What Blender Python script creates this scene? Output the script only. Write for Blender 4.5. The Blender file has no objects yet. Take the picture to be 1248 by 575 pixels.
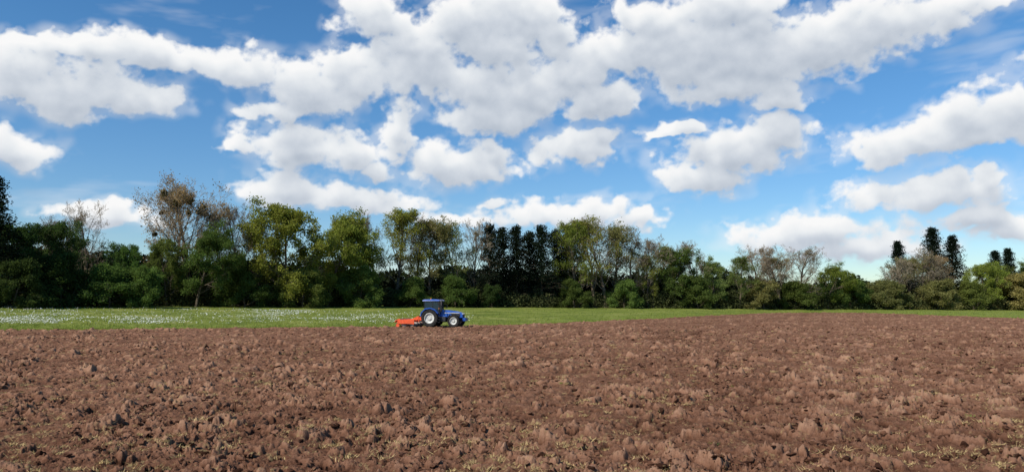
import bpy, math, random
import numpy as np
from mathutils import Vector, Matrix
random.seed(7); RNG=np.random.default_rng(11)
sc=bpy.context.scene
F=943.0; TILT=math.radians(4.76); CAMH=2.6
SUN_EL=math.radians(42); SUN_AZ=math.radians(230)   # 0=+Y (view dir), clockwise

# ---------------------------------------------------------------- noise
def hsh(ix,iy,s):
    h=(ix.astype(np.int64)*374761393+iy.astype(np.int64)*668265263+s*1442695041)&0xffffffff
    h=((h^(h>>13))*1274126177)&0xffffffff
    h=(h^(h>>16))*2246822519&0xffffffff
    h=h^(h>>15)
    return (h&0xffffff)/float(0x1000000)
def vn(x,y,s=0):
    ix=np.floor(x);iy=np.floor(y);fx=x-ix;fy=y-iy
    fx=fx*fx*(3-2*fx);fy=fy*fy*(3-2*fy)
    a=hsh(ix,iy,s);b=hsh(ix+1,iy,s);c=hsh(ix,iy+1,s);d=hsh(ix+1,iy+1,s)
    return (a*(1-fx)+b*fx)*(1-fy)+(c*(1-fx)+d*fx)*fy
def fbm(x,y,s=0,o=4,g=.5):
    r=0;a=.5;t=0
    for i in range(o):
        ca,sa=math.cos(i*.9),math.sin(i*.9)
        X=(x*ca-y*sa)*2**i+i*17.3;Y=(x*sa+y*ca)*2**i-i*9.1
        r=r+a*vn(X,Y,s+i);t+=a;a*=g
    return r/t
def clods(x,y,cell,dens,s):
    X=x/cell;Y=y/cell;ix=np.floor(X);iy=np.floor(Y);out=np.zeros_like(X)
    for dx in(-1,0,1):
        for dy in(-1,0,1):
            cx=ix+dx;cy=iy+dy
            px=cx+hsh(cx,cy,s);py=cy+hsh(cx,cy,s+1)
            on=hsh(cx,cy,s+2)<dens
            r=.28+.5*hsh(cx,cy,s+3)**2
            a=hsh(cx,cy,s+4)*6.283
            ex=X-px;ey=Y-py
            qx=ex*np.cos(a)+ey*np.sin(a);qy=(-ex*np.sin(a)+ey*np.cos(a))*1.4
            d=.65*np.maximum(np.abs(qx)+.35*np.abs(qy),np.abs(qy)+.3*np.abs(qx))/r+.35*np.sqrt(qx*qx+qy*qy)/r
            tilt=1+.4*qx/r
            h=np.where(on,np.minimum(np.clip(1-d*d,0,1)**.6,.75)*1.2*tilt*r*(.45+.7*hsh(cx,cy,s+5)),0)
            out=np.maximum(out,h)
    return out*cell
def sm(a,b,x):
    t=np.clip((x-a)/(b-a),0,1);return t*t*(3-2*t)

# ---------------------------------------------------------------- terrain
UB=[-2.5,-1.2,-.66,-.107,0,.08,.19,.26,.35,.45,.55,.66,1.2,2.5]
DB=[40,60,68,78.5,84,93,112,136,166,166,134,112,75,50]
def yb(u):
    return np.interp(u,UB,DB)+ (fbm(u*38,u*0+3.3,5,4)-.5)*3.0
def dl(u): return 156+73*np.clip(u,-.9,.9)
def zt(u): return np.interp(u,[-.9,-.66,0,.35,.66,.9],[2.2,2.0,1.28,.68,.05,.0])
def gz(x,y):
    x=np.asarray(x,float);y=np.asarray(y,float)
    u=x/np.maximum(y,5);B=yb(u)
    t=np.clip((y-B)/(np.maximum(dl(u)-B,8)),0,1)
    return zt(u)*t*(1.15-.15*t)

def mesh_from(name,v,faces,smooth=False,mat=None,attr=None,mats=None,midx=None,attrs=None):
    me=bpy.data.meshes.new(name)
    v=np.ascontiguousarray(v,dtype=np.float32);faces=np.ascontiguousarray(faces,dtype=np.int32)
    n,k=faces.shape
    me.vertices.add(len(v));me.vertices.foreach_set('co',v.ravel())
    me.loops.add(n*k);me.loops.foreach_set('vertex_index',faces.ravel())
    me.polygons.add(n);me.polygons.foreach_set('loop_start',np.arange(0,n*k,k,dtype=np.int32))
    me.polygons.foreach_set('use_smooth',np.full(n,bool(smooth)))
    for m in (mats or ([mat] if mat else [])): me.materials.append(m)
    if midx is not None: me.polygons.foreach_set('material_index',midx.astype(np.int32))
    me.update(calc_edges=True)
    A=dict(attrs or {})
    if attr is not None: A['tint']=attr
    for kk,vv in A.items():
        a=me.attributes.new(kk,'FLOAT','POINT');a.data.foreach_set('value',np.ascontiguousarray(vv,dtype=np.float32).ravel())
    return me
def add(name,me,loc=(0,0,0)):
    o=bpy.data.objects.new(name,me);o.location=loc;sc.collection.objects.link(o);return o
def gridfaces(nr,nc):
    i=np.arange(nr-1)[:,None]*nc+np.arange(nc-1)[None,:]
    i=i.ravel();return np.stack([i,i+1,i+nc+1,i+nc],1)

# ---------------------------------------------------------------- materials
def newmat(name):
    m=bpy.data.materials.new(name);m.use_nodes=True;nt=m.node_tree
    return m,nt,nt.nodes['Principled BSDF']
def ramp(nt,src,stops):
    r=nt.nodes.new('ShaderNodeValToRGB');e=r.color_ramp.elements
    while len(e)<len(stops): e.new(.5)
    for q,(p,c) in zip(e,stops): q.position=p;q.color=(*c,1)
    nt.links.new(src,r.inputs[0]);return r.outputs[0]
def noise(nt,vec,scale,detail=4,rough=.55):
    n=nt.nodes.new('ShaderNodeTexNoise');n.inputs['Scale'].default_value=scale
    n.inputs['Detail'].default_value=detail;n.inputs['Roughness'].default_value=rough
    nt.links.new(vec,n.inputs['Vector']);return n
def mixc(nt,f,a,b,mode='MIX'):
    m=nt.nodes.new('ShaderNodeMix');m.data_type='RGBA';m.blend_type=mode
    for s,val in((m.inputs[0],f),(m.inputs[6],a),(m.inputs[7],b)):
        if isinstance(val,(int,float)): s.default_value=val
        elif isinstance(val,tuple): s.default_value=(*val,1)
        else: nt.links.new(val,s)
    return m.outputs[2]
def math_(nt,op,a,b=0.0,c=None,clamp=False):
    m=nt.nodes.new('ShaderNodeMath');m.operation=op;m.use_clamp=clamp
    for i,val in enumerate((a,b,c)):
        if val is None: continue
        if isinstance(val,(int,float)): m.inputs[i].default_value=val
        else: nt.links.new(val,m.inputs[i])
    return m.outputs[0]

def soil_mat():
    m,nt,b=newmat('ploughed_soil')
    pos=nt.nodes.new('ShaderNodeNewGeometry').outputs['Position']
    at=nt.nodes.new('ShaderNodeAttribute');at.attribute_name='tint'
    n1=noise(nt,pos,.12,4,.6);n2=noise(nt,pos,4.2,5,.7)
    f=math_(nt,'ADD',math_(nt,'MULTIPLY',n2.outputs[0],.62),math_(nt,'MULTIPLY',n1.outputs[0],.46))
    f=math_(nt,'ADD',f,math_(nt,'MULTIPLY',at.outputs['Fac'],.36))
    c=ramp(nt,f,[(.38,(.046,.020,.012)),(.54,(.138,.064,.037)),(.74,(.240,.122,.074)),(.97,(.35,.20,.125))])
    n4=noise(nt,pos,1.3,5,.7);n5=noise(nt,pos,11,2,.6)
    k=math_(nt,'MULTIPLY',n4.outputs[0],n5.outputs[0])
    k=math_(nt,'MULTIPLY',math_(nt,'SUBTRACT',k,.312),14,clamp=True)
    c=mixc(nt,math_(nt,'MULTIPLY',k,.6),c,(.34,.245,.115))
    nt.links.new(c,b.inputs['Base Color'])
    b.inputs['Roughness'].default_value=1;b.inputs['Specular IOR Level'].default_value=.05
    bu=nt.nodes.new('ShaderNodeBump');bu.inputs['Strength'].default_value=1.0;bu.inputs['Distance'].default_value=.035
    nb=noise(nt,pos,24,5,.7);nt.links.new(nb.outputs[0],bu.inputs['Height']);nt.links.new(bu.outputs[0],b.inputs['Normal'])
    return m
def meadow_mat():
    m,nt,b=newmat('meadow_grass')
    pos=nt.nodes.new('ShaderNodeNewGeometry').outputs['Position']
    at=nt.nodes.new('ShaderNodeAttribute');at.attribute_name='tint'
    n1=noise(nt,pos,.16,5,.6);n2=noise(nt,pos,1.6,5,.7)
    f=math_(nt,'ADD',math_(nt,'MULTIPLY',n1.outputs[0],.6),math_(nt,'MULTIPLY',n2.outputs[0],.4))
    c=ramp(nt,f,[(.36,(.085,.115,.020)),(.5,(.165,.195,.034)),(.62,(.26,.26,.07)),(.75,(.33,.29,.12))])
    n3=noise(nt,pos,.9,6,.8)
    k=math_(nt,'MULTIPLY',math_(nt,'SUBTRACT',math_(nt,'ADD',n3.outputs[0],math_(nt,'MULTIPLY',at.outputs['Fac'],.08)),.60),9,clamp=True)
    c=mixc(nt,math_(nt,'MULTIPLY',k,.3),c,(.42,.42,.22))
    nt.links.new(c,b.inputs['Base Color']);b.inputs['Roughness'].default_value=.95;b.inputs['Specular IOR Level'].default_value=.1
    bu=nt.nodes.new('ShaderNodeBump');bu.inputs['Strength'].default_value=.7;bu.inputs['Distance'].default_value=.12
    nb=noise(nt,pos,5,5,.75);nt.links.new(nb.outputs[0],bu.inputs['Height']);nt.links.new(bu.outputs[0],b.inputs['Normal'])
    return m
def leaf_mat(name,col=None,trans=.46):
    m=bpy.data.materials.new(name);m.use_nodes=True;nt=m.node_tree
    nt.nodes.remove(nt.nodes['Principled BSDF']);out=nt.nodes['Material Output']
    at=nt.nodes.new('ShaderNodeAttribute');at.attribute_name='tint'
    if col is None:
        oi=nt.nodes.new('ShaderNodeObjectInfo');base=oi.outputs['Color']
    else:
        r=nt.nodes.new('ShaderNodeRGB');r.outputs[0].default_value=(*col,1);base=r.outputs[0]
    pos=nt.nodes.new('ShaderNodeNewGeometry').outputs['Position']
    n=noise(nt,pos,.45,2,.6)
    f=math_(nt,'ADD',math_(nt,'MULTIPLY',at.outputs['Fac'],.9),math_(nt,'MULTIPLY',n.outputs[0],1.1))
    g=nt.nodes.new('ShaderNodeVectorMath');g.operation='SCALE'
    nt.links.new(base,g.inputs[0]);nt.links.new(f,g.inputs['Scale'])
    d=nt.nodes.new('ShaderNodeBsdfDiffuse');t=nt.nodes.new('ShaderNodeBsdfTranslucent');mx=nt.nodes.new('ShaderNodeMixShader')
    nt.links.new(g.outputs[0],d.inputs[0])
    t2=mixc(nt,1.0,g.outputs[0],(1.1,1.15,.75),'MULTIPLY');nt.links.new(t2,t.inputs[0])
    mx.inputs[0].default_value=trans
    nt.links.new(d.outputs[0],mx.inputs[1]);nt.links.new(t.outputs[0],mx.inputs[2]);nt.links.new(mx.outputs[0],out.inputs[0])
    return m
def plain(name,col,rough=.6,metal=0,spec=.5,var=.25,scale=6,coat=0):
    m,nt,b=newmat(name)
    pos=nt.nodes.new('ShaderNodeTexCoord').outputs['Object']
    n=noise(nt,pos,scale,3,.6)
    lo=tuple(c*(1-var) for c in col);hi=tuple(min(1,c*(1+var)) for c in col)
    nt.links.new(ramp(nt,n.outputs[0],[(.35,lo),(.65,hi)]),b.inputs['Base Color'])
    b.inputs['Roughness'].default_value=rough;b.inputs['Metallic'].default_value=metal
    b.inputs['Specular IOR Level'].default_value=spec;b.inputs['Coat Weight'].default_value=coat
    return m
SOIL=soil_mat();MEADOW=meadow_mat();LEAF=leaf_mat('leaves')
BARK=plain('bark',(.13,.10,.07),.95,0,.1,.4,3);TWIG=plain('twigs',(.25,.20,.145),.95,0,.1,.3,1)

# ---------------------------------------------------------------- ploughed field
uc=np.concatenate([np.linspace(-2.2,-.80,50),np.linspace(-.79,.79,1080),np.linspace(.80,2.2,50)])
NR=1180;B=yb(uc);y0=7.5
t=np.linspace(0,1,NR)[:,None]
Y=y0*(B[None,:]/y0)**t
X=uc[None,:]*Y
wx=X+(fbm(X*4,Y*4,31,4,.65)-.5)*.42;wy=Y+(fbm(X*4,Y*4,37,4,.65)-.5)*.42
cov=sm(.36,.60,fbm(X*.5,Y*.5,71,4))
cov2=sm(.40,.62,fbm(X*1.3,Y*1.3,81,4))
H=(fbm(X*.9,Y*.9,3,4)-.5)*.19
H+=.034*np.sin((X*.30+Y*.95)*6.283/1.15+2.2*fbm(X*.3,Y*.3,9,2))
H+=.030*np.sin((X*.93-Y*.36)*6.283/2.4+2.5*fbm(X*.2,Y*.2,19,2))
C=clods(wx,wy,.42,.24,101)*.55*(.1+1.1*cov)+clods(wx,wy,.20,.55,201)*.75*(.25+1.0*cov2)+clods(wx,wy,.095,.7,301)*.90*(.5+.7*cov)+clods(wx,wy,.048,.7,401)*.8
C-=clods(wx+31.7,wy+12.1,.30,.36,501)*.85
ridg=1-np.abs(fbm(wx*9,wy*9,59,3,.6)-.5)*4
rough=(fbm(X*20,Y*20,55,3,.65)-.5)*.05+ridg*.020*(.4+cov)
Z=H+C+rough
edge=np.minimum(1,(B[None,:]-Y)/1.5)
Z=Z*(.35+.65*edge)-.03
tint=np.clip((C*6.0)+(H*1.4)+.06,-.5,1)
fieldZ=Z
v=np.stack([X,Y,Z],2).reshape(-1,3)
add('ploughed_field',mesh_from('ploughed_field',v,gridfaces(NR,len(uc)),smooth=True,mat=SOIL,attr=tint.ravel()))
def soilz(x,y):
    u=x/y
    ci=np.clip(np.searchsorted(uc,u),0,len(uc)-1)
    ri=np.clip((np.log(y/y0)/np.log(B[ci]/y0)*(NR-1)).round().astype(int),0,NR-1)
    return fieldZ[ri,ci]
gx=np.concatenate([-np.geomspace(6000,120,20),np.linspace(-100,100,81),np.geomspace(120,6000,20)])
GX,GY=np.meshgrid(gx,gx)
GZ=-.42+(fbm(GX*.7,GY*.7,2,3)-.5)*.12
add('ground',mesh_from('ground',np.stack([GX,GY,GZ],2).reshape(-1,3),gridfaces(len(gx),len(gx)),smooth=True,mat=SOIL,attr=np.full(GX.size,.3)))
um=np.concatenate([np.linspace(-2.2,-.82,30),np.linspace(-.81,.81,520),np.linspace(.82,2.2,30)])
Bm=yb(um);D2=np.maximum(dl(um)+20,Bm+30)
tt=np.linspace(0,1,110)[:,None]
MY=Bm[None,:]-.9+(D2-Bm)[None,:]*tt
far=np.array([1.3,2,4,10,40])[:,None]*D2[None,:]
MY=np.concatenate([MY,far]);MX=um[None,:]*MY
MZ=gz(MX,MY)+(fbm(MX*1.3,MY*1.3,77,4)-.42)*.14
MZ[0]-=.25
whit=sm(-.12,-.2,um)[None,:]*np.ones_like(MX)
whit=whit*sm(8,16,MY-Bm[None,:])*sm(40,28,MY-Bm[None,:])
add('grass_meadow',mesh_from('grass_meadow',np.stack([MX,MY,MZ],2).reshape(-1,3),gridfaces(*MX.shape),smooth=True,mat=MEADOW,attr=whit.ravel()))

# ---------------------------------------------------------------- loose clods
import bmesh
def ico(s):
    bm=bmesh.new();bmesh.ops.create_icosphere(bm,subdivisions=s,radius=1)
    v=np.array([x.co[:] for x in bm.verts]);f=np.array([[q.index for q in p.verts] for p in bm.faces]);bm.free();return v,f
iv,if_=ico(2)
vars_=[]
for k in range(24):
    r=1+RNG.normal(0,.22,len(iv));sc3=np.array([1,RNG.uniform(.6,1),RNG.uniform(.4,.75)])
    q=iv*r[:,None]
    for _ in range(5):
        n=RNG.normal(size=3);n/=np.linalg.norm(n);d=q@n;c=RNG.uniform(.4,.8);q=q-np.outer(np.maximum(d-c,0),n)
    vars_.append(q*sc3)
vars_=np.array(vars_)
def rotz(n):
    a=RNG.uniform(0,6.283,n);b=RNG.normal(0,.5,n)
    ca,sa,cb,sb=np.cos(a),np.sin(a),np.cos(b),np.sin(b)
    R=np.zeros((n,3,3));R[:,0,0]=ca;R[:,0,1]=-sa*cb;R[:,0,2]=sa*sb;R[:,1,0]=sa;R[:,1,1]=ca*cb;R[:,1,2]=-ca*sb;R[:,2,1]=sb;R[:,2,2]=cb
    return R
n=36000
cy=8.5*(75/8.5)**(RNG.uniform(0,1,n)**.95);cu=RNG.uniform(-.85,.85,n);cx=cu*cy
keep=(fbm(cx*.5,cy*.5,71,4)+RNG.uniform(-.12,.18,n)>.49)&(cy<yb(cu)-.5)
cx=cx[keep];cy=cy[keep];n=len(cx)
s=.013+.088*RNG.uniform(0,1,n)**4.0+.0006*cy
R=rotz(n);vv=np.einsum('nij,nkj->nki',R,vars_[RNG.integers(0,24,n)])*s[:,None,None]
vv+=np.stack([cx,cy,soilz(cx,cy)+s*.12],1)[:,None,:]
ff=(if_[None]+np.arange(n)[:,None,None]*len(iv)).reshape(-1,3)
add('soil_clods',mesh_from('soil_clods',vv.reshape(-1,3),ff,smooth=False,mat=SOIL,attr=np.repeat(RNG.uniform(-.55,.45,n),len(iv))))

def blades(px,py,pz,per,h,w,spread,lean):
    n=len(px)*per
    bx=np.repeat(px,per)+RNG.normal(0,1,n)*np.repeat(spread,per);by=np.repeat(py,per)+RNG.normal(0,1,n)*np.repeat(spread,per);bz=np.repeat(pz,per)
    a=RNG.uniform(0,6.283,n);hh=np.repeat(h,per)*RNG.uniform(.5,1.2,n);l=RNG.normal(0,lean,n)*hh;l2=RNG.normal(0,lean,n)*hh
    ca=np.cos(a)*w;sa=np.sin(a)*w
    p=np.zeros((n,3,3));p[:,0]=np.stack([bx-ca,by-sa,bz-.02],1);p[:,1]=np.stack([bx+ca,by+sa,bz-.02],1);p[:,2]=np.stack([bx+l,by+l2,bz+hh],1)
    return p.reshape(-1,3),np.arange(n*3).reshape(-1,3),np.repeat(RNG.uniform(.3,1,n),3)
n=5200
ty=8.5*(72/8.5)**RNG.uniform(0,1,n);tu=RNG.uniform(-.85,.85,n);tx=tu*ty
k=(fbm(tx*.25,ty*.25,171,4)+RNG.uniform(-.16,.16,n)>.50)&(ty<yb(tu)-.5);tx=tx[k];ty=ty[k]
v_,f_,a_=blades(tx,ty,soilz(tx,ty)+.01,34,RNG.uniform(.02,.055,len(tx)),.008,RNG.uniform(.03,.12,len(tx)),1.8)
add('dry_turf',mesh_from('dry_turf',v_,f_,mat=leaf_mat('dry_turf',(.44,.32,.15),.1),attr=a_))
n=26
ty=9*(60/9)**RNG.uniform(0,1,n);tu=RNG.uniform(-.85,.85,n);tx=tu*ty
v_,f_,a_=blades(tx,ty,soilz(tx,ty),30,RNG.uniform(.04,.08,n),.008,RNG.uniform(.03,.08,n),.7)
add('weed_tufts',mesh_from('weed_tufts',v_,f_,mat=leaf_mat('weeds',(.16,.20,.05),.3),attr=a_))
n=14000
gu=RNG.uniform(-.8,.8,n);bb=yb(gu);gy=bb-.9+(RNG.uniform(0,1,n)**1.6)*(dl(gu)-bb);gx_=gu*gy
v_,f_,a_=blades(gx_,gy,gz(gx_,gy),7,RNG.uniform(.07,.22,n),.03,np.full(n,.14),.5)
add('meadow_tufts',mesh_from('meadow_tufts',v_,f_,mat=leaf_mat('tuft',(.21,.245,.05),.3),attr=a_))
n=60000
gu=RNG.uniform(-.78,-.05,n);bb=yb(gu);gy=bb+RNG.uniform(6,40,n);gx_=gu*gy
dens=sm(.46,.68,fbm(gx_*.16,gy*.10,901,5,.6))*(1-sm(-.18,-.12,gu)*.95)*(.55+.45*sm(-.40,-.55,gu))+.05
k=RNG.uniform(0,1,n)<dens*.72;gx_=gx_[k];gy=gy[k];n=len(gx_)
z=gz(gx_,gy)+RNG.uniform(.08,.20,n);r=RNG.uniform(.03,.075,n);a=RNG.uniform(0,6.28,n)
q=np.zeros((n,4,3))
for i in range(4):
    q[:,i]=np.stack([gx_+r*np.cos(a+i*1.5708),gy+r*np.sin(a+i*1.5708),z+RNG.normal(0,.025,n)],1)
add('daisies',mesh_from('daisies',q.reshape(-1,3),np.arange(n*4).reshape(-1,4),mat=plain('petals',(.75,.75,.66),.8,0,.2,.1)))

# ---------------------------------------------------------------- trees
class TB:
    def __init__(s,seed): s.r=random.Random(seed);s.v=[];s.f=[];s.m=[];s.tips=[]
    def tube(s,pts,rads,mat):
        k=6 if rads[0]>.12 else (4 if rads[0]>.04 else 3)
        base=len(s.v)
        for i,(p,r) in enumerate(zip(pts,rads)):
            d=(pts[min(i+1,len(pts)-1)]-pts[max(i-1,0)]).normalized()
            a=d.orthogonal().normalized();b=d.cross(a)
            for j in range(k):
                t=6.2832*j/k;s.v.append(p+(a*math.cos(t)+b*math.sin(t))*r)
        for i in range(len(pts)-1):
            for j in range(k):
                s.f.append((base+i*k+j,base+i*k+(j+1)%k,base+(i+1)*k+(j+1)%k,base+(i+1)*k+j));s.m.append(mat)
def rv(r): return Vector((r.gauss(0,1),r.gauss(0,1),r.gauss(0,1)))
def grow(tb,p,d,L,rad,lev,maxlev,par):
    r=tb.r;n=4 if lev<2 else 3
    pts=[p.copy()];rads=[rad];mn=par.get('mn',.010)
    for i in range(n):
        d=(d+rv(r)*par['wob']+Vector((0,0,par['up']*(.5 if lev else .3)))).normalized()
        p=p+d*(L/n);pts.append(p.copy());rads.append(max(rad*(1-.78*(i+1)/n),mn))
    tb.tube(pts,rads,0 if lev<2 else 1)
    if lev>=maxlev: tb.tips.append((pts[-1],lev));tb.tips.append((pts[n//2],lev));return
    if lev==maxlev-1: tb.tips.append((pts[-1],lev))
    nc=par['kids'][lev]
    for c in range(nc):
        t=(c+.3+r.random()*.6)/nc;t=.28+.72*t if lev else par['base']+(1-par['base'])*t
        x=t*n;i=min(int(x),n-1);q=pts[i].lerp(pts[i+1],x-i)
        dd=(pts[i+1]-pts[i]).normalized();a=dd.orthogonal().normalized();a.rotate(Matrix.Rotation(r.random()*6.283 if lev else c*2.4+r.random()*.7,3,dd))
        if lev==0:
            tt=(t-par['base'])/(1-par['base']);LL=par['R']*par['shape'](tt)*(.75+.5*r.random());ang=math.radians(par['ang0']*(1-.55*tt)+r.uniform(-8,8))
        else:
            LL=L*par['len'][lev]*(1.1-.5*t)*(.7+.6*r.random());ang=math.radians(r.uniform(28,60))
        cd=dd*math.cos(ang)+a*math.sin(ang)
        grow(tb,q,cd,LL,max(rads[i]*(.42 if lev==0 else .5),.014),lev+1,maxlev,par)
def finish(tb,name,nleaf,lsize,lsp,keep=1.0,mist=0):
    v=np.array([x[:] for x in tb.v]);f=np.array(tb.f);m=np.array(tb.m);at=np.full(len(v),.5)
    rng=np.random.default_rng(tb.r.randint(0,99999))
    tips=np.array([t[0][:] for t in tb.tips])
    if nleaf>0:
        kp=rng.uniform(0,1,len(tips))<keep;tp=tips[kp]
        c=np.repeat(tp,nleaf,0);n=len(c)
        c=c+rng.normal(0,1,(n,3))*lsp*np.array([1,1,.7])
        tint=np.repeat(rng.uniform(.2,.75,len(tp)),nleaf)+rng.uniform(-.2,.3,n)
        sz=lsize*rng.uniform(.5,1.3,n)
        a=rng.normal(size=(n,3));a/=np.linalg.norm(a,axis=1)[:,None]
        b=np.cross(a,rng.normal(size=(n,3)));b/=np.linalg.norm(b,axis=1)[:,None]
        q=np.stack([c-a*sz[:,None]*.6,c+b*sz[:,None]*.42,c+a*sz[:,None]*.6,c-b*sz[:,None]*.42],1)
        f=np.concatenate([f,np.arange(n*4).reshape(-1,4)+len(v)]);m=np.concatenate([m,np.full(n,2)])
        v=np.concatenate([v,q.reshape(-1,3)]);at=np.concatenate([at,np.repeat(tint,4)])
    for _ in range(mist):
        o=tips[rng.integers(0,len(tips))]*np.array([.85,.85,.94])
        R_=rng.uniform(.25,.5);n=90
        c=o+rng.normal(size=(n,3))*R_*.5
        a=rng.normal(size=(n,3))*.10;b=rng.normal(size=(n,3))*.10
        q=np.stack([c-a,c+b,c+a,c-b],1)
        f=np.concatenate([f,np.arange(n*4).reshape(-1,4)+len(v)]);m=np.concatenate([m,np.full(n,3)])
        v=np.concatenate([v,q.reshape(-1,3)]);at=np.concatenate([at,np.full(n*4,.4)])
    return mesh_from(name,v,f,mats=[BARK,TWIG,LEAF,MIST],midx=m,attr=at),v[:,2].max()
MIST=leaf_mat('mistletoe',(.13,.11,.045),.1)
egg=lambda t:(math.sin(math.pi*min(1,.18+.82*t))**.7)*(1 if t<.6 else 1-.35*(t-.6)/.4)+.12
T={}
def decid(key,seed,H,R,base,nleaf,ls,lsp,keep=1,kids=(14,7,5,4),mist=0,ang0=68,shape=egg,maxlev=4,up=.12,mn=.010):
    tb=TB(seed);grow(tb,Vector((0,0,-.3)),Vector((0,0,1)),H*.88,H*.020,0,maxlev,dict(wob=.13,up=up,kids=kids,base=base,R=R,ang0=ang0,len=(0,.55,.5,.5),shape=shape,mn=mn))
    T[key]=finish(tb,key,nleaf,ls,lsp,keep,mist=mist)
for i in range(3): decid('leafy%d'%i,10+i,16,6.0,.14,12,.26,.42,.85,kids=(17,7,4,3))
for i in range(3): decid('sparse%d'%i,20+i,16,5.0,.20,5,.20,.34,.75,kids=(16,7,5,3),ang0=52,up=.16)
for i in range(3): decid('bare%d'%i,30+i,16,5.2,.2,1,.12,.2,.5,kids=(17,8,6,4),ang0=50,up=.16,mn=.017)
decid('mistle0',41,16,5.6,.25,2,.17,.35,.6,kids=(17,8,6,4),mist=18,ang0=55,up=.14,mn=.014)
bushshape=lambda t:1.05-.75*t*t
for i in range(3): decid('bush%d'%i,50+i,8,4.2,.03,13,.24,.40,.9,kids=(18,6,4,3),ang0=80,shape=bushshape)
def conifer(key,seed,H,R,base,dens,pw=.62):
    tb=TB(seed);r=tb.r
    top=Vector((r.uniform(-.4,.4),r.uniform(-.4,.4),H*.97))
    pts=[Vector((0,0,-.3)),Vector((0,0,H*.3)),top*.65+Vector((r.uniform(-.2,.2),0,0)),top]
    tb.tube(pts,[H*.017,H*.013,H*.007,.02],0)
    nw=int(H*2.6);ph=[r.uniform(0,6.28) for _ in range(4)]
    for w in range(nw):
        t=base+(1-base)*(w+r.random()*.7)/nw
        z=H*t*.97;lev=(t-base)/(1-base)
        for c in range(5):
            a=r.random()*6.283
            lob=1+.28*math.sin(a*2+ph[0]+lev*9)+.2*math.sin(a*3+ph[1]-lev*15)
            L=R*(1-lev)**pw*(.55+.6*r.random())*lob*(1 if lev>.12 else .5+4*lev)+.25
            d=Vector((math.cos(a),math.sin(a),.32*lev+.05));p=Vector((top.x*lev,top.y*lev,z));ps=[p]
            for i in range(3):
                p=p+(d+rv(r)*.12)*(L/3);d.z-=.06;ps.append(p)
                for _ in range(dens): tb.tips.append((p+rv(r)*.22,3))
            tb.tube(ps,[.04,.03,.02,.01],0)
    T[key]=finish(tb,key,6,.26,.28,1)
for i in range(3): conifer('pine%d'%i,60+i,17,3.9,.06,3,.42)
for i in range(2): conifer('spruce%d'%i,66+i,20,4.6,.03,3,.80)

YG=(.245,.255,.050);G=(.140,.180,.045);DG=(.068,.100,.030);OL=(.27,.235,.085);BR=(.29,.22,.12);PN=(.018,.027,.016);MG=(.100,.143,.036);LG=(.205,.24,.07)
names={'leafy':'broadleaf_tree','sparse':'ash_tree','bare':'bare_tree','mistle':'mistletoe_poplar','bush':'hawthorn_bush','pine':'pine_tree','spruce':'spruce_tree'}
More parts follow.
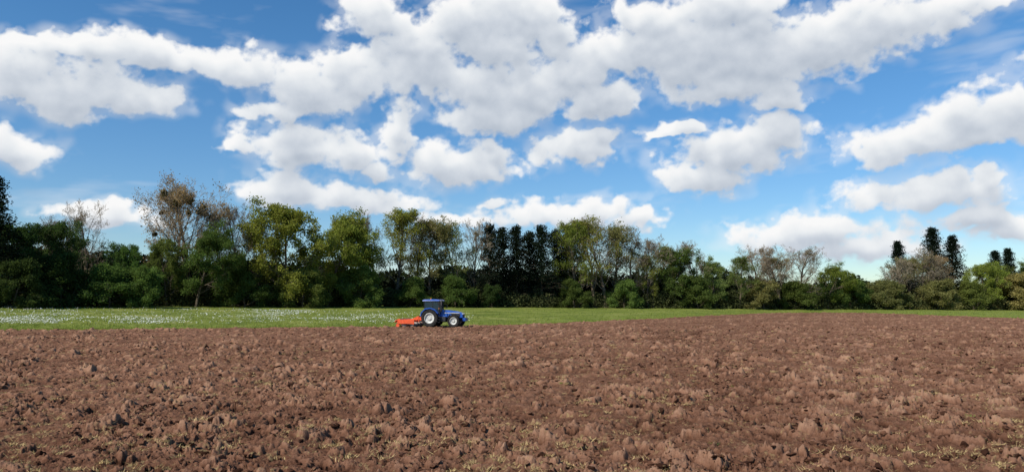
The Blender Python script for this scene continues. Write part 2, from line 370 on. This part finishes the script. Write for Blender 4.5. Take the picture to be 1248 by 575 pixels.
# kind, bearing (1/943 rad from field centre), offset from tree line (m), crown-top angle, width factor, leaf colour
L=[('spruce0',-10,-6,209,1.2,PN),('leafy1',18,-1,268,.9,DG),('leafy0',58,-2,262,.85,DG),('bare0',108,3,242,.75,BR),('bare2',85,7,262,.8,BR),('leafy2',88,6,282,.8,DG),
('bush0',20,-8,312,1.0,DG),('bush1',75,-6,305,1.1,DG),
('mistle0',212,3,209,.95,BR),('bare1',232,6,218,.8,BR),('leafy1',150,-2,292,.8,MG),('bush2',135,-7,318,1.15,MG),('leafy2',240,-5,264,.88,G),('leafy0',205,-3,285,.7,G),('bare1',290,-1,240,.7,BR),('bare2',272,2,250,.7,BR),
('bush0',178,-8,322,1.0,G),('leafy0',284,-2,304,.6,MG),('sparse0',318,2,268,.8,OL),
('leafy0',350,-4,241,.95,YG),('leafy2',400,-3,248,.90,YG),('leafy1',434,-1,258,.75,YG),('bush1',300,-6,325,1.1,MG),('bush2',370,-7,322,1.1,G),('bush0',440,-6,322,1.1,G),
('bare2',462,1,257,.8,BR),('sparse1',480,0,251,.95,YG),('sparse2',524,0,257,.85,OL),('sparse0',556,1,263,.85,LG),('bare1',505,2,258,.8,BR),('bare0',576,2,264,.8,BR),('bush1',500,-4,335,1.1,MG),('bush2',555,-4,333,1.1,MG),
('pine0',596,-1,270,.85,PN),('pine1',613,3,276,.9,PN),('pine2',630,0,272,.95,PN),('pine0',646,3,280,.9,PN),('pine1',660,0,273,.9,PN),('pine2',678,2,277,.85,PN),('pine0',690,4,284,.8,PN),
('sparse1',706,-1,268,.9,YG),('sparse0',726,-1,256,1.0,YG),('sparse2',748,2,266,.9,OL),('bare2',738,-2,262,.95,BR),('bare0',770,-1,276,1.0,BR),('bare1',795,0,284,1.0,BR),('sparse2',812,3,293,.8,G),
('bush0',600,-4,345,1.0,DG),('bush1',700,-4,338,1.1,MG),('bush2',760,-4,338,1.1,G),
('leafy1',832,-1,300,.95,G),('sparse0',790,-2,304,.9,YG),('leafy2',872,-1,308,1.0,LG),('bush1',850,-4,334,1.2,G),('sparse1',900,-2,312,1.0,G),('bare0',925,-2,297,1.1,BR),('bare1',950,-2,295,1.2,BR),('bare2',974,-1,300,1.2,BR),('sparse2',940,3,308,1.1,OL),('bare2',855,2,292,1.0,BR),
('bush0',930,-4,338,1.2,OL),('bush2',968,-3,340,1.2,G),('leafy2',1008,-1,316,1.2,YG),('bush1',1035,-1,335,1.1,G),('bush0',1056,3,352,1.1,G),
('spruce1',1096,9,292,1.2,PN),('spruce0',1137,8,275,1.15,PN),('spruce1',1160,8,285,1.2,PN),('bare1',1090,1,312,1.2,BR),('sparse0',1108,2,308,1.2,OL),('bare0',1125,0,300,1.3,BR),('sparse1',1145,2,310,1.2,BR),('bare2',1152,1,312,1.1,BR),('bush2',1078,-2,338,1.3,OL),('bush0',1140,-3,338,1.2,OL),
('leafy0',1196,0,316,1.0,YG),('leafy1',1222,3,322,.9,G),('spruce0',1212,10,304,1.2,PN),('spruce1',1230,10,301,1.2,PN),('bush1',1185,-3,340,1.2,G),('bush2',1243,-2,328,1.4,OL),('leafy2',1275,0,310,1,G),('leafy1',-60,-2,250,1,G),('bare0',1310,2,300,1,BR),('leafy0',-100,0,255,1,MG)]
for i,(k,px,off,top,w,col) in enumerate(L):
    u=(px-624)/F;d=float(dl(u))+off;x=u*d;z=float(gz(x,d))
    h=CAMH+(366-top)*d/F-z
    me,zm=T[k]
    o=add(names[''.join(c for c in k if not c.isdigit())],me,(x,d,z))
    s=h/zm
    o.scale=(s*w,s*w,s);o.rotation_euler=(0,0,(i*2.399)%6.283)
    j=random.uniform(.8,1.2);o.color=(col[0]*j*random.uniform(.85,1.12),col[1]*j,col[2]*j,1)
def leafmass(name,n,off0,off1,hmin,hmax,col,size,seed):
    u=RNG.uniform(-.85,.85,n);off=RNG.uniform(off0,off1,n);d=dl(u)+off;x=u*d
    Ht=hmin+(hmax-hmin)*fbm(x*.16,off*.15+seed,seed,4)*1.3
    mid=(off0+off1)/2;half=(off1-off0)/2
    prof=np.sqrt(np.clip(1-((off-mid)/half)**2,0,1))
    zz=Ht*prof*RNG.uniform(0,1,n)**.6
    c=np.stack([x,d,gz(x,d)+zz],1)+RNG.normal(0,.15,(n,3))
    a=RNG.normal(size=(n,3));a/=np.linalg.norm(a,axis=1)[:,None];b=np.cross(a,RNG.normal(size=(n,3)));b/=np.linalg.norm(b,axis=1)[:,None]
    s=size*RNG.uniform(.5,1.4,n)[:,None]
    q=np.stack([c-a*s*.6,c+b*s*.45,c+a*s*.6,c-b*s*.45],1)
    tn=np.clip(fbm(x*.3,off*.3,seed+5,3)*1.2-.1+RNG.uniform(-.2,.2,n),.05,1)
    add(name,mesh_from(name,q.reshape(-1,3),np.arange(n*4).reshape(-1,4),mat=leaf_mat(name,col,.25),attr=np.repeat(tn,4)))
leafmass('hedgerow',80000,-4,3,1.2,4.6,(.075,.084,.032),.30,3)
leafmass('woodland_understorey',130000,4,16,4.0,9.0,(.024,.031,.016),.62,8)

# ---------------------------------------------------------------- tractor
BLUE=plain('blue_paint',(.012,.075,.36),.32,0,.5,.15,3,.5);BLACK=plain('black_plastic',(.02,.02,.022),.55);TYRE=plain('tyre_rubber',(.028,.025,.023),.9,0,.2,.4)
RIM=plain('rim_paint',(.58,.57,.52),.5);ORANGE=plain('orange_paint',(.75,.10,.025),.42,0,.5,.15,4,.3);STEEL=plain('worn_steel',(.22,.19,.17),.5,.7)
GLASS=bpy.data.materials.new('tinted_glass');GLASS.use_nodes=True
_n=GLASS.node_tree;_b=_n.nodes['Principled BSDF'];_b.inputs['Base Color'].default_value=(.02,.03,.035,1);_b.inputs['Roughness'].default_value=.06;_b.inputs['Alpha'].default_value=.72
LAMP=plain('lamp_lens',(.8,.8,.75),.15);AMBER=plain('amber_lens',(.8,.25,.02),.3)
def fin(bm,name,mat,par,bev=0):
    if bev: bmesh.ops.bevel(bm,geom=[e for e in bm.edges if e.calc_length()>.02],offset=bev,segments=2,affect='EDGES',clamp_overlap=True)
    bmesh.ops.recalc_face_normals(bm,faces=bm.faces)
    me=bpy.data.meshes.new(name);bm.to_mesh(me);bm.free();me.materials.append(mat)
    o=bpy.data.objects.new(name,me);sc.collection.objects.link(o);o.parent=par;return o
def prism(name,prof,y0,y1,mat,par,bev=.02,ty=None):
    bm=bmesh.new();n=len(prof);ty=ty or [0]*n
    if y1<y0: y0,y1=y1,y0
    A=[bm.verts.new((x,y0+t,z)) for (x,z),t in zip(prof,ty)];Bv=[bm.verts.new((x,y1-t,z)) for (x,z),t in zip(prof,ty)]
    bm.faces.new(A);bm.faces.new(Bv[::-1])
    for i in range(n): bm.faces.new((A[i],Bv[i],Bv[(i+1)%n],A[(i+1)%n]))
    return fin(bm,name,mat,par,bev)
def box(name,c,s,mat,par,bev=.01,rot=None):
    bm=bmesh.new();bmesh.ops.create_cube(bm,size=1);
    for v in bm.verts: v.co=Vector((v.co.x*s[0],v.co.y*s[1],v.co.z*s[2]))
    o=fin(bm,name,mat,par,bev);o.location=c
    if rot:o.rotation_euler=rot
    return o
def rod(name,a,b,r,mat,par,seg=10,r2=None):
    a=Vector(a);b=Vector(b);bm=bmesh.new();L_=(b-a).length
    bmesh.ops.create_cone(bm,segments=seg,radius1=r,radius2=r if r2 is None else r2,depth=L_,cap_ends=True)
    o=fin(bm,name,mat,par);o.location=(a+b)/2;o.rotation_euler=(b-a).to_track_quat('Z','Y').to_euler();return o
def lathe(bm,prof,seg,cy,side):
    rings=[]
    for (r,y) in prof: rings.append([bm.verts.new((r*math.cos(6.2832*i/seg),cy+y*side,r*math.sin(6.2832*i/seg))) for i in range(seg)])
    for a,b in zip(rings,rings[1:]):
        for i in range(seg): bm.faces.new((a[i],a[(i+1)%seg],b[(i+1)%seg],b[i]))
def wheel(par,nm,x,y,R,W,side):
    e=bpy.data.objects.new(nm,None);sc.collection.objects.link(e);e.parent=par;e.location=(x,y,R)
    bm=bmesh.new();w=W/2;ri=R*.58
    lathe(bm,[(ri,-w*.8),(R*.8,-w),(R*.93,-w*.95),(R*.96,-w*.5),(R*.965,0),(R*.96,w*.5),(R*.93,w*.95),(R*.8,w),(ri,w*.8),(ri,-w*.8)],40,0,1)
    nl=20
    for i in range(nl):
        for s in(-1,1):
            a0=6.2832*(i+(0 if s>0 else .5))/nl
            ps=[]
            for (yy,da) in((0,0),(s*w*.98,-.22)):
                for dd in(-.045,.045):
                    for rr in(R*.94,R*1.02 if abs(yy)<w*.5 else R*.985):
                        a=a0+da+dd;ps.append(bm.verts.new((rr*math.cos(a),yy,rr*math.sin(a))))
            for q in((0,1,3,2),(4,6,7,5),(0,4,5,1),(2,3,7,6),(1,5,7,3)): bm.faces.new([ps[k] for k in q])
    fin(bm,'tyre',TYRE,e)
    bm=bmesh.new()
    lathe(bm,[(ri*1.02,w*.8),(ri*.93,w*.86),(ri*.90,w*.5),(ri*.62,w*.25),(ri*.55,w*.32),(ri*.32,w*.34),(ri*.30,w*.62),(.001,w*.64)],32,0,side)
    lathe(bm,[(ri*1.02,w*.8),(ri*.93,w*.86),(ri*.90,w*.2),(.001,w*.15)],32,0,-side)
    fin(bm,'rim',RIM,e)
    for i in range(8):
        a=6.2832*i/8;c=(ri*.44*math.cos(a),side*w*.35,ri*.44*math.sin(a));rod('wheel_bolt',c,(c[0],c[1]+side*.04,c[2]),.025,STEEL,e,6)
    return e
TR=bpy.data.objects.new('tractor',None);sc.collection.objects.link(TR)
for s in(-1,1):
    wheel(TR,'rear_wheel',0,s*.88,.90,.52,s);wheel(TR,'front_wheel',2.55,s*.86,.64,.42,s)
    prism('rear_fender',[(-.98,1.10),(-.88,1.52),(-.45,1.90),(.1,1.98),(.62,1.80),(.92,1.42),(.90,1.36),(.58,1.70),(.1,1.88),(-.42,1.80),(-.80,1.46),(-.90,1.10)],s*.62,s*1.16,BLUE,TR,.0)
    prism('front_fender',[(1.95,1.0),(2.1,1.28),(2.4,1.40),(2.8,1.38),(3.1,1.16),(3.07,1.13),(2.8,1.33),(2.4,1.35),(2.13,1.24),(1.98,1.0)],s*.68,s*1.04,BLACK,TR,0)
    for (a,b) in(((.98,1.28),(.80,2.62)),((.22,1.3),(.20,2.62)),((-.62,1.55),(-.72,2.62))):
        rod('cab_pillar',(a[0],s*.74,a[1]),(b[0],s*.68,b[1]),.035,BLACK,TR)
    rod('step_rail',(1.0,s*.86,.6),(1.0,s*.80,1.5),.02,BLACK,TR)
    for z in(.5,.78,1.05): box('cab_step',(.98+.0,s*.9,z),(.28,.26,.04),BLACK,TR)
    box('fuel_tank',(1.25,s*.52,.82),(.75,.34,.5),BLACK,TR,.05)
    rod('mirror_arm',(.98,s*.72,2.3),(1.12,s*1.15,2.25),.015,BLACK,TR);box('mirror',(1.12,s*1.16,2.05),(.05,.2,.38),BLACK,TR,.02)
    box('headlight',(3.30,s*.22,1.36),(.06,.2,.12),LAMP,TR,.02);box('roof_light',(1.0,s*.5,2.66),(.06,.2,.09),LAMP,TR,.01);box('roof_light',(-.86,s*.5,2.66),(.06,.2,.09),LAMP,TR,.01)
    box('hood_side_grille',(2.6,s*.385,1.22),(.9,.02,.28),BLACK,TR,.005)
    box('hood_stripe',(2.2,s*.350,1.44),(1.6,.05,.06),RIM,TR,.004)
    box('indicator',(1.0,s*.95,1.9),(.06,.08,.12),AMBER,TR,.01)
    rod('lift_link',(-.55,s*.4,.62),(-1.35,s*.42,.58),.045,BLACK,TR)
prism('hood',[(.95,1.02),(.95,1.76),(1.6,1.74),(2.6,1.62),(3.15,1.48),(3.32,1.28),(3.34,.96),(3.1,.92)],-.38,.38,BLUE,TR,.045,ty=[0,.08,.08,.07,.06,.03,0,0])
box('front_grille',(3.34,0,1.16),(.05,.46,.32),BLACK,TR,.02)
prism('chassis',[(-.55,.55),(-.6,1.2),(.9,1.1),(2.0,1.0),(3.2,.95),(3.2,.62),(1.6,.52)],-.24,.24,BLACK,TR,.03)
box('front_weights',(3.48,0,.78),(.36,.8,.34),BLUE,TR,.04)
rod('rear_axle',(0,-.8,.9),(0,.8,.9),.16,BLUE,TR,14);rod('front_axle',(2.55,-.78,.64),(2.55,.78,.64),.10,BLACK,TR,12)
prism('cab_base',[(-.66,1.15),(-.66,1.56),(-.2,1.60),(.3,1.34),(1.0,1.30),(1.0,1.0),(.4,.95)],-.70,.70,BLUE,TR,.03)
prism('cab_glass',[(-.62,1.58),(-.71,2.60),(.78,2.60),(.96,1.32),(.3,1.35),(-.2,1.61)],-.715,.715,GLASS,TR,0,ty=[0,.05,.05,0,0,0])
prism('cab_roof',[(-.88,2.62),(-.92,2.70),(-.80,2.79),(.2,2.84),(.92,2.78),(1.02,2.70),(.96,2.62)],-.80,.80,BLUE,TR,.04,ty=[.02,0,.05,.1,.05,0,.02])
box('seat_base',(-.05,0,1.62),(.45,.5,.14),BLACK,TR,.04);box('seat_back',(-.30,0,1.98),(.12,.48,.66),BLACK,TR,.04,(0,-.12,0))
rod('steering_column',(.7,0,1.5),(.45,0,1.92),.03,BLACK,TR)
bm=bmesh.new();bmesh.ops.create_cone(bm,segments=20,radius1=.2,radius2=.19,depth=.03,cap_ends=False);o=fin(bm,'steering_wheel',BLACK,TR);o.location=(.44,0,1.94);o.rotation_euler=(0,-.6,0)
rod('exhaust_muffler',(1.12,-.62,1.55),(1.12,-.62,2.25),.085,BLACK,TR,14);rod('exhaust_pipe',(1.12,-.62,2.25),(1.10,-.62,2.86),.04,STEEL,TR,12)
rod('beacon',(-.4,.5,2.80),(-.4,.5,2.95),.06,AMBER,TR,12)
rod('top_link',(-.6,0,1.15),(-1.3,0,1.05),.035,STEEL,TR)
HR=bpy.data.objects.new('disc_harrow',None);sc.collection.objects.link(HR)
def hb(n,c,s,m=ORANGE,b=.015,rot=None): return box(n,c,s,m,HR,b,rot)
for y in(-.42,.42): prism('headstock_arm',[(-1.30,.45),(-1.38,1.10),(-1.50,1.10),(-2.3,.72),(-2.3,.60),(-1.5,.5)],y-.04,y+.04,ORANGE,HR,.01)
hb('headstock_top',(-1.42,0,1.06),(.12,.9,.1))
for x in(-1.55,-2.25,-2.95): hb('frame_beam',(x,0,.62),(.14,3.0,.14))
for y in(-1.44,-.5,.5,1.44): hb('frame_rail',(-2.35,y,.735),(1.75,.10,.09))
for y in(-1.56,1.56): prism('side_plate',[(-1.45,.30),(-1.45,.70),(-1.9,.80),(-3.1,.76),(-3.35,.5),(-3.1,.34),(-2.2,.36)],y-.02,y+.02,ORANGE,HR,.004)
prism('rear_hood',[(-2.98,.70),(-3.05,.86),(-3.5,.72),(-3.62,.48),(-3.58,.46),(-3.46,.66)],-1.5,1.5,ORANGE,HR,.005)
for g,x in((0,-1.75),(1,-2.6)):
    rod('gang_axle',(x,-1.45,.27),(x+(.12 if g else -.12),1.45,.27),.03,STEEL,HR)
    for i in range(12):
        y=-1.4+i*.255;bm=bmesh.new();bmesh.ops.create_cone(bm,segments=20,radius1=.27,radius2=.2,depth=.05,cap_ends=True)
        o=fin(bm,'disc',STEEL,HR);o.location=(x,y,.24);o.rotation_euler=(1.5708,0,.3 if g else -.3)
        rod('disc_arm',(x,y,.27),(x+.14,y,.6),.022,ORANGE,HR,6)
for i in range(10):
    a=6.2832*i/10;rod('roller_bar',(-3.3+.2*math.cos(a),-1.45,.2+.2*math.sin(a)),(-3.3+.2*math.cos(a+.5),1.45,.2+.2*math.sin(a+.5)),.02,STEEL,HR,6)
for y in(-1.4,0,1.4): rod('roller_disc',(-3.3,y-.01,.2),(-3.3,y+.01,.2),.205,ORANGE,HR,18);
for y in(-1.0,1.0): hb('roller_arm',(-3.12,y,.5),(.08,.08,.62),ORANGE,.01,(0,.5,0))
for e in(TR,HR):
    e.location=(-7.75,76.2,.03);e.rotation_euler=(0,0,math.radians(-14));e.scale=(.95,.95,.95)

# ---------------------------------------------------------------- clouds: a curved emissive layer, light and shade painted in, 9 km out
CL=[(20,95,62,42),(75,112,78,38),(140,120,78,30),(190,118,34,18),(120,68,95,16),(205,72,75,22),(280,84,66,26),(60,62,54,12),(16,184,54,28),
(480,30,62,36),(560,36,64,38),(630,22,58,38),(600,60,60,28),(510,60,60,20),
(375,112,68,38),(435,100,62,34),(335,134,44,16),(510,92,70,40),(570,112,74,36),(640,112,70,34),(600,145,76,22),(705,85,58,44),(735,125,54,28),(680,50,30,24),
(765,62,64,44),(840,66,95,54),(915,62,104,60),(1000,50,100,52),(1080,36,94,42),(1165,14,84,26),(880,112,88,22),(945,120,38,16),(800,20,54,26),(880,10,104,26),
(370,182,72,31),(430,188,58,25),(486,156,28,36),(470,204,32,15),(300,180,26,9),
(568,200,64,27),(606,184,26,18),(708,182,62,26),(735,168,30,14),(832,160,42,9),
(898,190,82,31),(940,166,40,25),(858,222,50,21),
(1110,176,100,26),(1190,148,68,44),(1245,146,52,44),(1190,178,68,18),
(1128,237,102,28),(1190,225,34,17),(340,232,60,24),(450,243,80,16),(400,240,54,15),(690,260,112,18),(775,268,48,16),(1000,284,116,23),(1070,305,78,23),(1190,270,48,15),(1235,284,46,19),(130,264,68,15),(610,243,22,8),(560,266,54,10),
(1330,60,90,40),(1380,190,80,30),(-90,60,60,30),(-110,190,70,24),(300,-70,90,30),(800,-70,160,34),(1100,-90,120,40)]
STEP=.09
az=np.arange(-48,48,STEP);el=np.arange(-.3,36,STEP)
AZ,EL=np.meshgrid(az,el)
sc_=np.clip(1.0+.9*np.exp(-EL/6),1,2)
def nz(k,s,o,g=.5): return fbm(AZ*k,EL*k*1.25,s,o,g)
wa=AZ+(nz(.22,601,4)-.5)*3.2+(nz(1.1,611,3)-.5)*1.3
we=EL+(nz(.22,621,4)-.5)*1.9/sc_+(nz(1.1,631,3)-.5)*1.0/sc_
F_=np.full(AZ.shape,-1.0)
def dirof(px,py):
    x=(px-624)/F;v=(287.5-py)/F
    y=math.cos(TILT)-v*math.sin(TILT);z=math.sin(TILT)+v*math.cos(TILT);l=math.sqrt(x*x+y*y)
    return math.degrees(math.atan2(x,y)),math.degrees(math.atan2(z,l))
for (px,py,rx,ry) in CL:
    a,e=dirof(px,py);a2,_=dirof(px+rx,py);_,e2=dirof(px,py-ry)
    ax=abs(a2-a)*1.13;ey=abs(e2-e)*1.15
    dy=(we-e);dy=np.where(dy<0,dy*1.38,dy*.92)      # flatter bases
    F_=np.maximum(F_,1-np.sqrt(((wa-a)/ax)**2+(dy/ey)**2))
bil=1-np.abs(fbm(AZ*.55,EL*.7,701,4,.55)-.5)*3.2   # billows
D=F_+(nz(.5,641,6,.55)-.5)*1.0+(bil-.55)*.32
D=np.where(F_<-.25,D-(-.25-F_)*.8,D)               # no stray puffs far from a cloud
Dp=np.clip(D,0,1.0)
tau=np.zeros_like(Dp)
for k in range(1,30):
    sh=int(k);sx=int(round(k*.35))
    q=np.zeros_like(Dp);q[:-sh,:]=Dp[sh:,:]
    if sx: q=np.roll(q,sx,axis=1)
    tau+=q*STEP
lit=np.exp(-tau*1.2)  # light from a fixed direction, baked per vertex; no lamp shades the clouds
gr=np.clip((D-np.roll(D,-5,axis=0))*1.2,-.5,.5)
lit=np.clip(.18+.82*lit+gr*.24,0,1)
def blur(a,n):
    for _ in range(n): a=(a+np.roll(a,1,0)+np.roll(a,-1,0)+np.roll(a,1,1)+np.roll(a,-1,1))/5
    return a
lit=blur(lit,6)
RR=9000.
ar=np.radians(AZ);er=np.radians(EL)
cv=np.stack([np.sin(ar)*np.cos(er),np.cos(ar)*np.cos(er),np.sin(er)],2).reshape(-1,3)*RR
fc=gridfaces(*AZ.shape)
wsp=(fbm(AZ*.10+EL*.12,EL*.5-AZ*.05,801,5,.6))
wsp=sm(.54,.82,wsp)*.26
halo=sm(-.45,.25,blur(D,10))*.38*sm(.35,.65,nz(.9,851,4))
wsp=np.maximum(wsp,halo)
keepf=(D.ravel()[fc].max(1)>-.3)|(wsp.ravel()[fc].max(1)>.01)
fc=fc[keepf]
cm=bpy.data.materials.new('cloud_painted_glow');cm.use_nodes=True;nt=cm.node_tree;nt.nodes.clear()
def attrn(nm):
    a=nt.nodes.new('ShaderNodeAttribute');a.attribute_name=nm;return a.outputs['Fac']
pos=nt.nodes.new('ShaderNodeNewGeometry').outputs['Position']
fn=noise(nt,pos,.006,5,.62)
den=math_(nt,'ADD',attrn('vapour'),math_(nt,'MULTIPLY_ADD',fn.outputs[0],.60,-.30))
mr=nt.nodes.new('ShaderNodeMapRange');mr.interpolation_type='SMOOTHSTEP';mr.inputs[1].default_value=-.06;mr.inputs[2].default_value=.42;nt.links.new(den,mr.inputs[0])
al=math_(nt,'MAXIMUM',mr.outputs[0],attrn('wisp'))
lt=math_(nt,'ADD',attrn('painted_sunlit'),math_(nt,'MULTIPLY_ADD',fn.outputs[0],.26,-.13))
cc=ramp(nt,lt,[(.10,(.46,.52,.61)),(.36,(.64,.69,.76)),(.62,(.84,.87,.90)),(.86,(.97,.97,.97))])  # grey undersides to white tops: painted shading, given off as emission
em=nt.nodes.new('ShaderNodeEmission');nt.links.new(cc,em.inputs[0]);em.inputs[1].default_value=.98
tr=nt.nodes.new('ShaderNodeBsdfTransparent');ms=nt.nodes.new('ShaderNodeMixShader');ou=nt.nodes.new('ShaderNodeOutputMaterial')
nt.links.new(al,ms.inputs[0]);nt.links.new(tr.outputs[0],ms.inputs[1]);nt.links.new(em.outputs[0],ms.inputs[2]);nt.links.new(ms.outputs[0],ou.inputs[0])
cm.cycles.emission_sampling='NONE'
add('clouds',mesh_from('clouds',cv,fc,smooth=True,mat=cm,attrs=dict(vapour=D,painted_sunlit=lit,wisp=wsp)))
# ---------------------------------------------------------------- sky
w=bpy.data.worlds.new('sky');sc.world=w;w.use_nodes=True;nt=w.node_tree;nt.nodes.clear()
sky=nt.nodes.new('ShaderNodeTexSky');sky.sky_type='NISHITA';sky.sun_disc=False;sky.sun_elevation=SUN_EL;sky.sun_rotation=SUN_AZ
sky.air_density=1.0;sky.dust_density=0;sky.ozone_density=3;sky.altitude=0
hs=nt.nodes.new('ShaderNodeHueSaturation');hs.inputs['Saturation'].default_value=1.27;hs.inputs['Value'].default_value=1.1
nt.links.new(sky.outputs[0],hs.inputs['Color'])
tc=nt.nodes.new('ShaderNodeTexCoord');sx=nt.nodes.new('ShaderNodeSeparateXYZ');nt.links.new(tc.outputs['Generated'],sx.inputs[0])
clr=ramp(nt,sx.outputs[2],[(0.0,(.66,.76,.88)),(.10,(.74,.83,.94)),(.28,(.95,.98,1.0)),(1.0,(1,1,1))])   # clear air low down
skc=mixc(nt,1.0,hs.outputs[0],clr,'MULTIPLY')
b1=nt.nodes.new('ShaderNodeBackground');b1.inputs[1].default_value=.112
nt.links.new(skc,b1.inputs[0])
wo=nt.nodes.new('ShaderNodeOutputWorld');nt.links.new(b1.outputs[0],wo.inputs[0])
# sun
sl=bpy.data.lights.new('sun','SUN');sl.energy=5.0;sl.angle=math.radians(.5);sl.color=(1,.955,.87)
so=bpy.data.objects.new('sun',sl);sc.collection.objects.link(so)
sd=Vector((math.sin(SUN_AZ)*math.cos(SUN_EL),math.cos(SUN_AZ)*math.cos(SUN_EL),math.sin(SUN_EL)))
so.rotation_euler=sd.to_track_quat('Z','Y').to_euler();so.location=sd*50
# camera
cam=bpy.data.cameras.new('camera');cam.sensor_width=36;cam.lens=F/1248*36;cam.clip_end=20000;cam.clip_start=.1
co=bpy.data.objects.new('camera',cam);sc.collection.objects.link(co);co.location=(0,0,CAMH);co.rotation_euler=(math.radians(90)+TILT,0,0)
sc.camera=co
sc.view_settings.view_transform='Standard';sc.view_settings.look='None';sc.view_settings.exposure=0
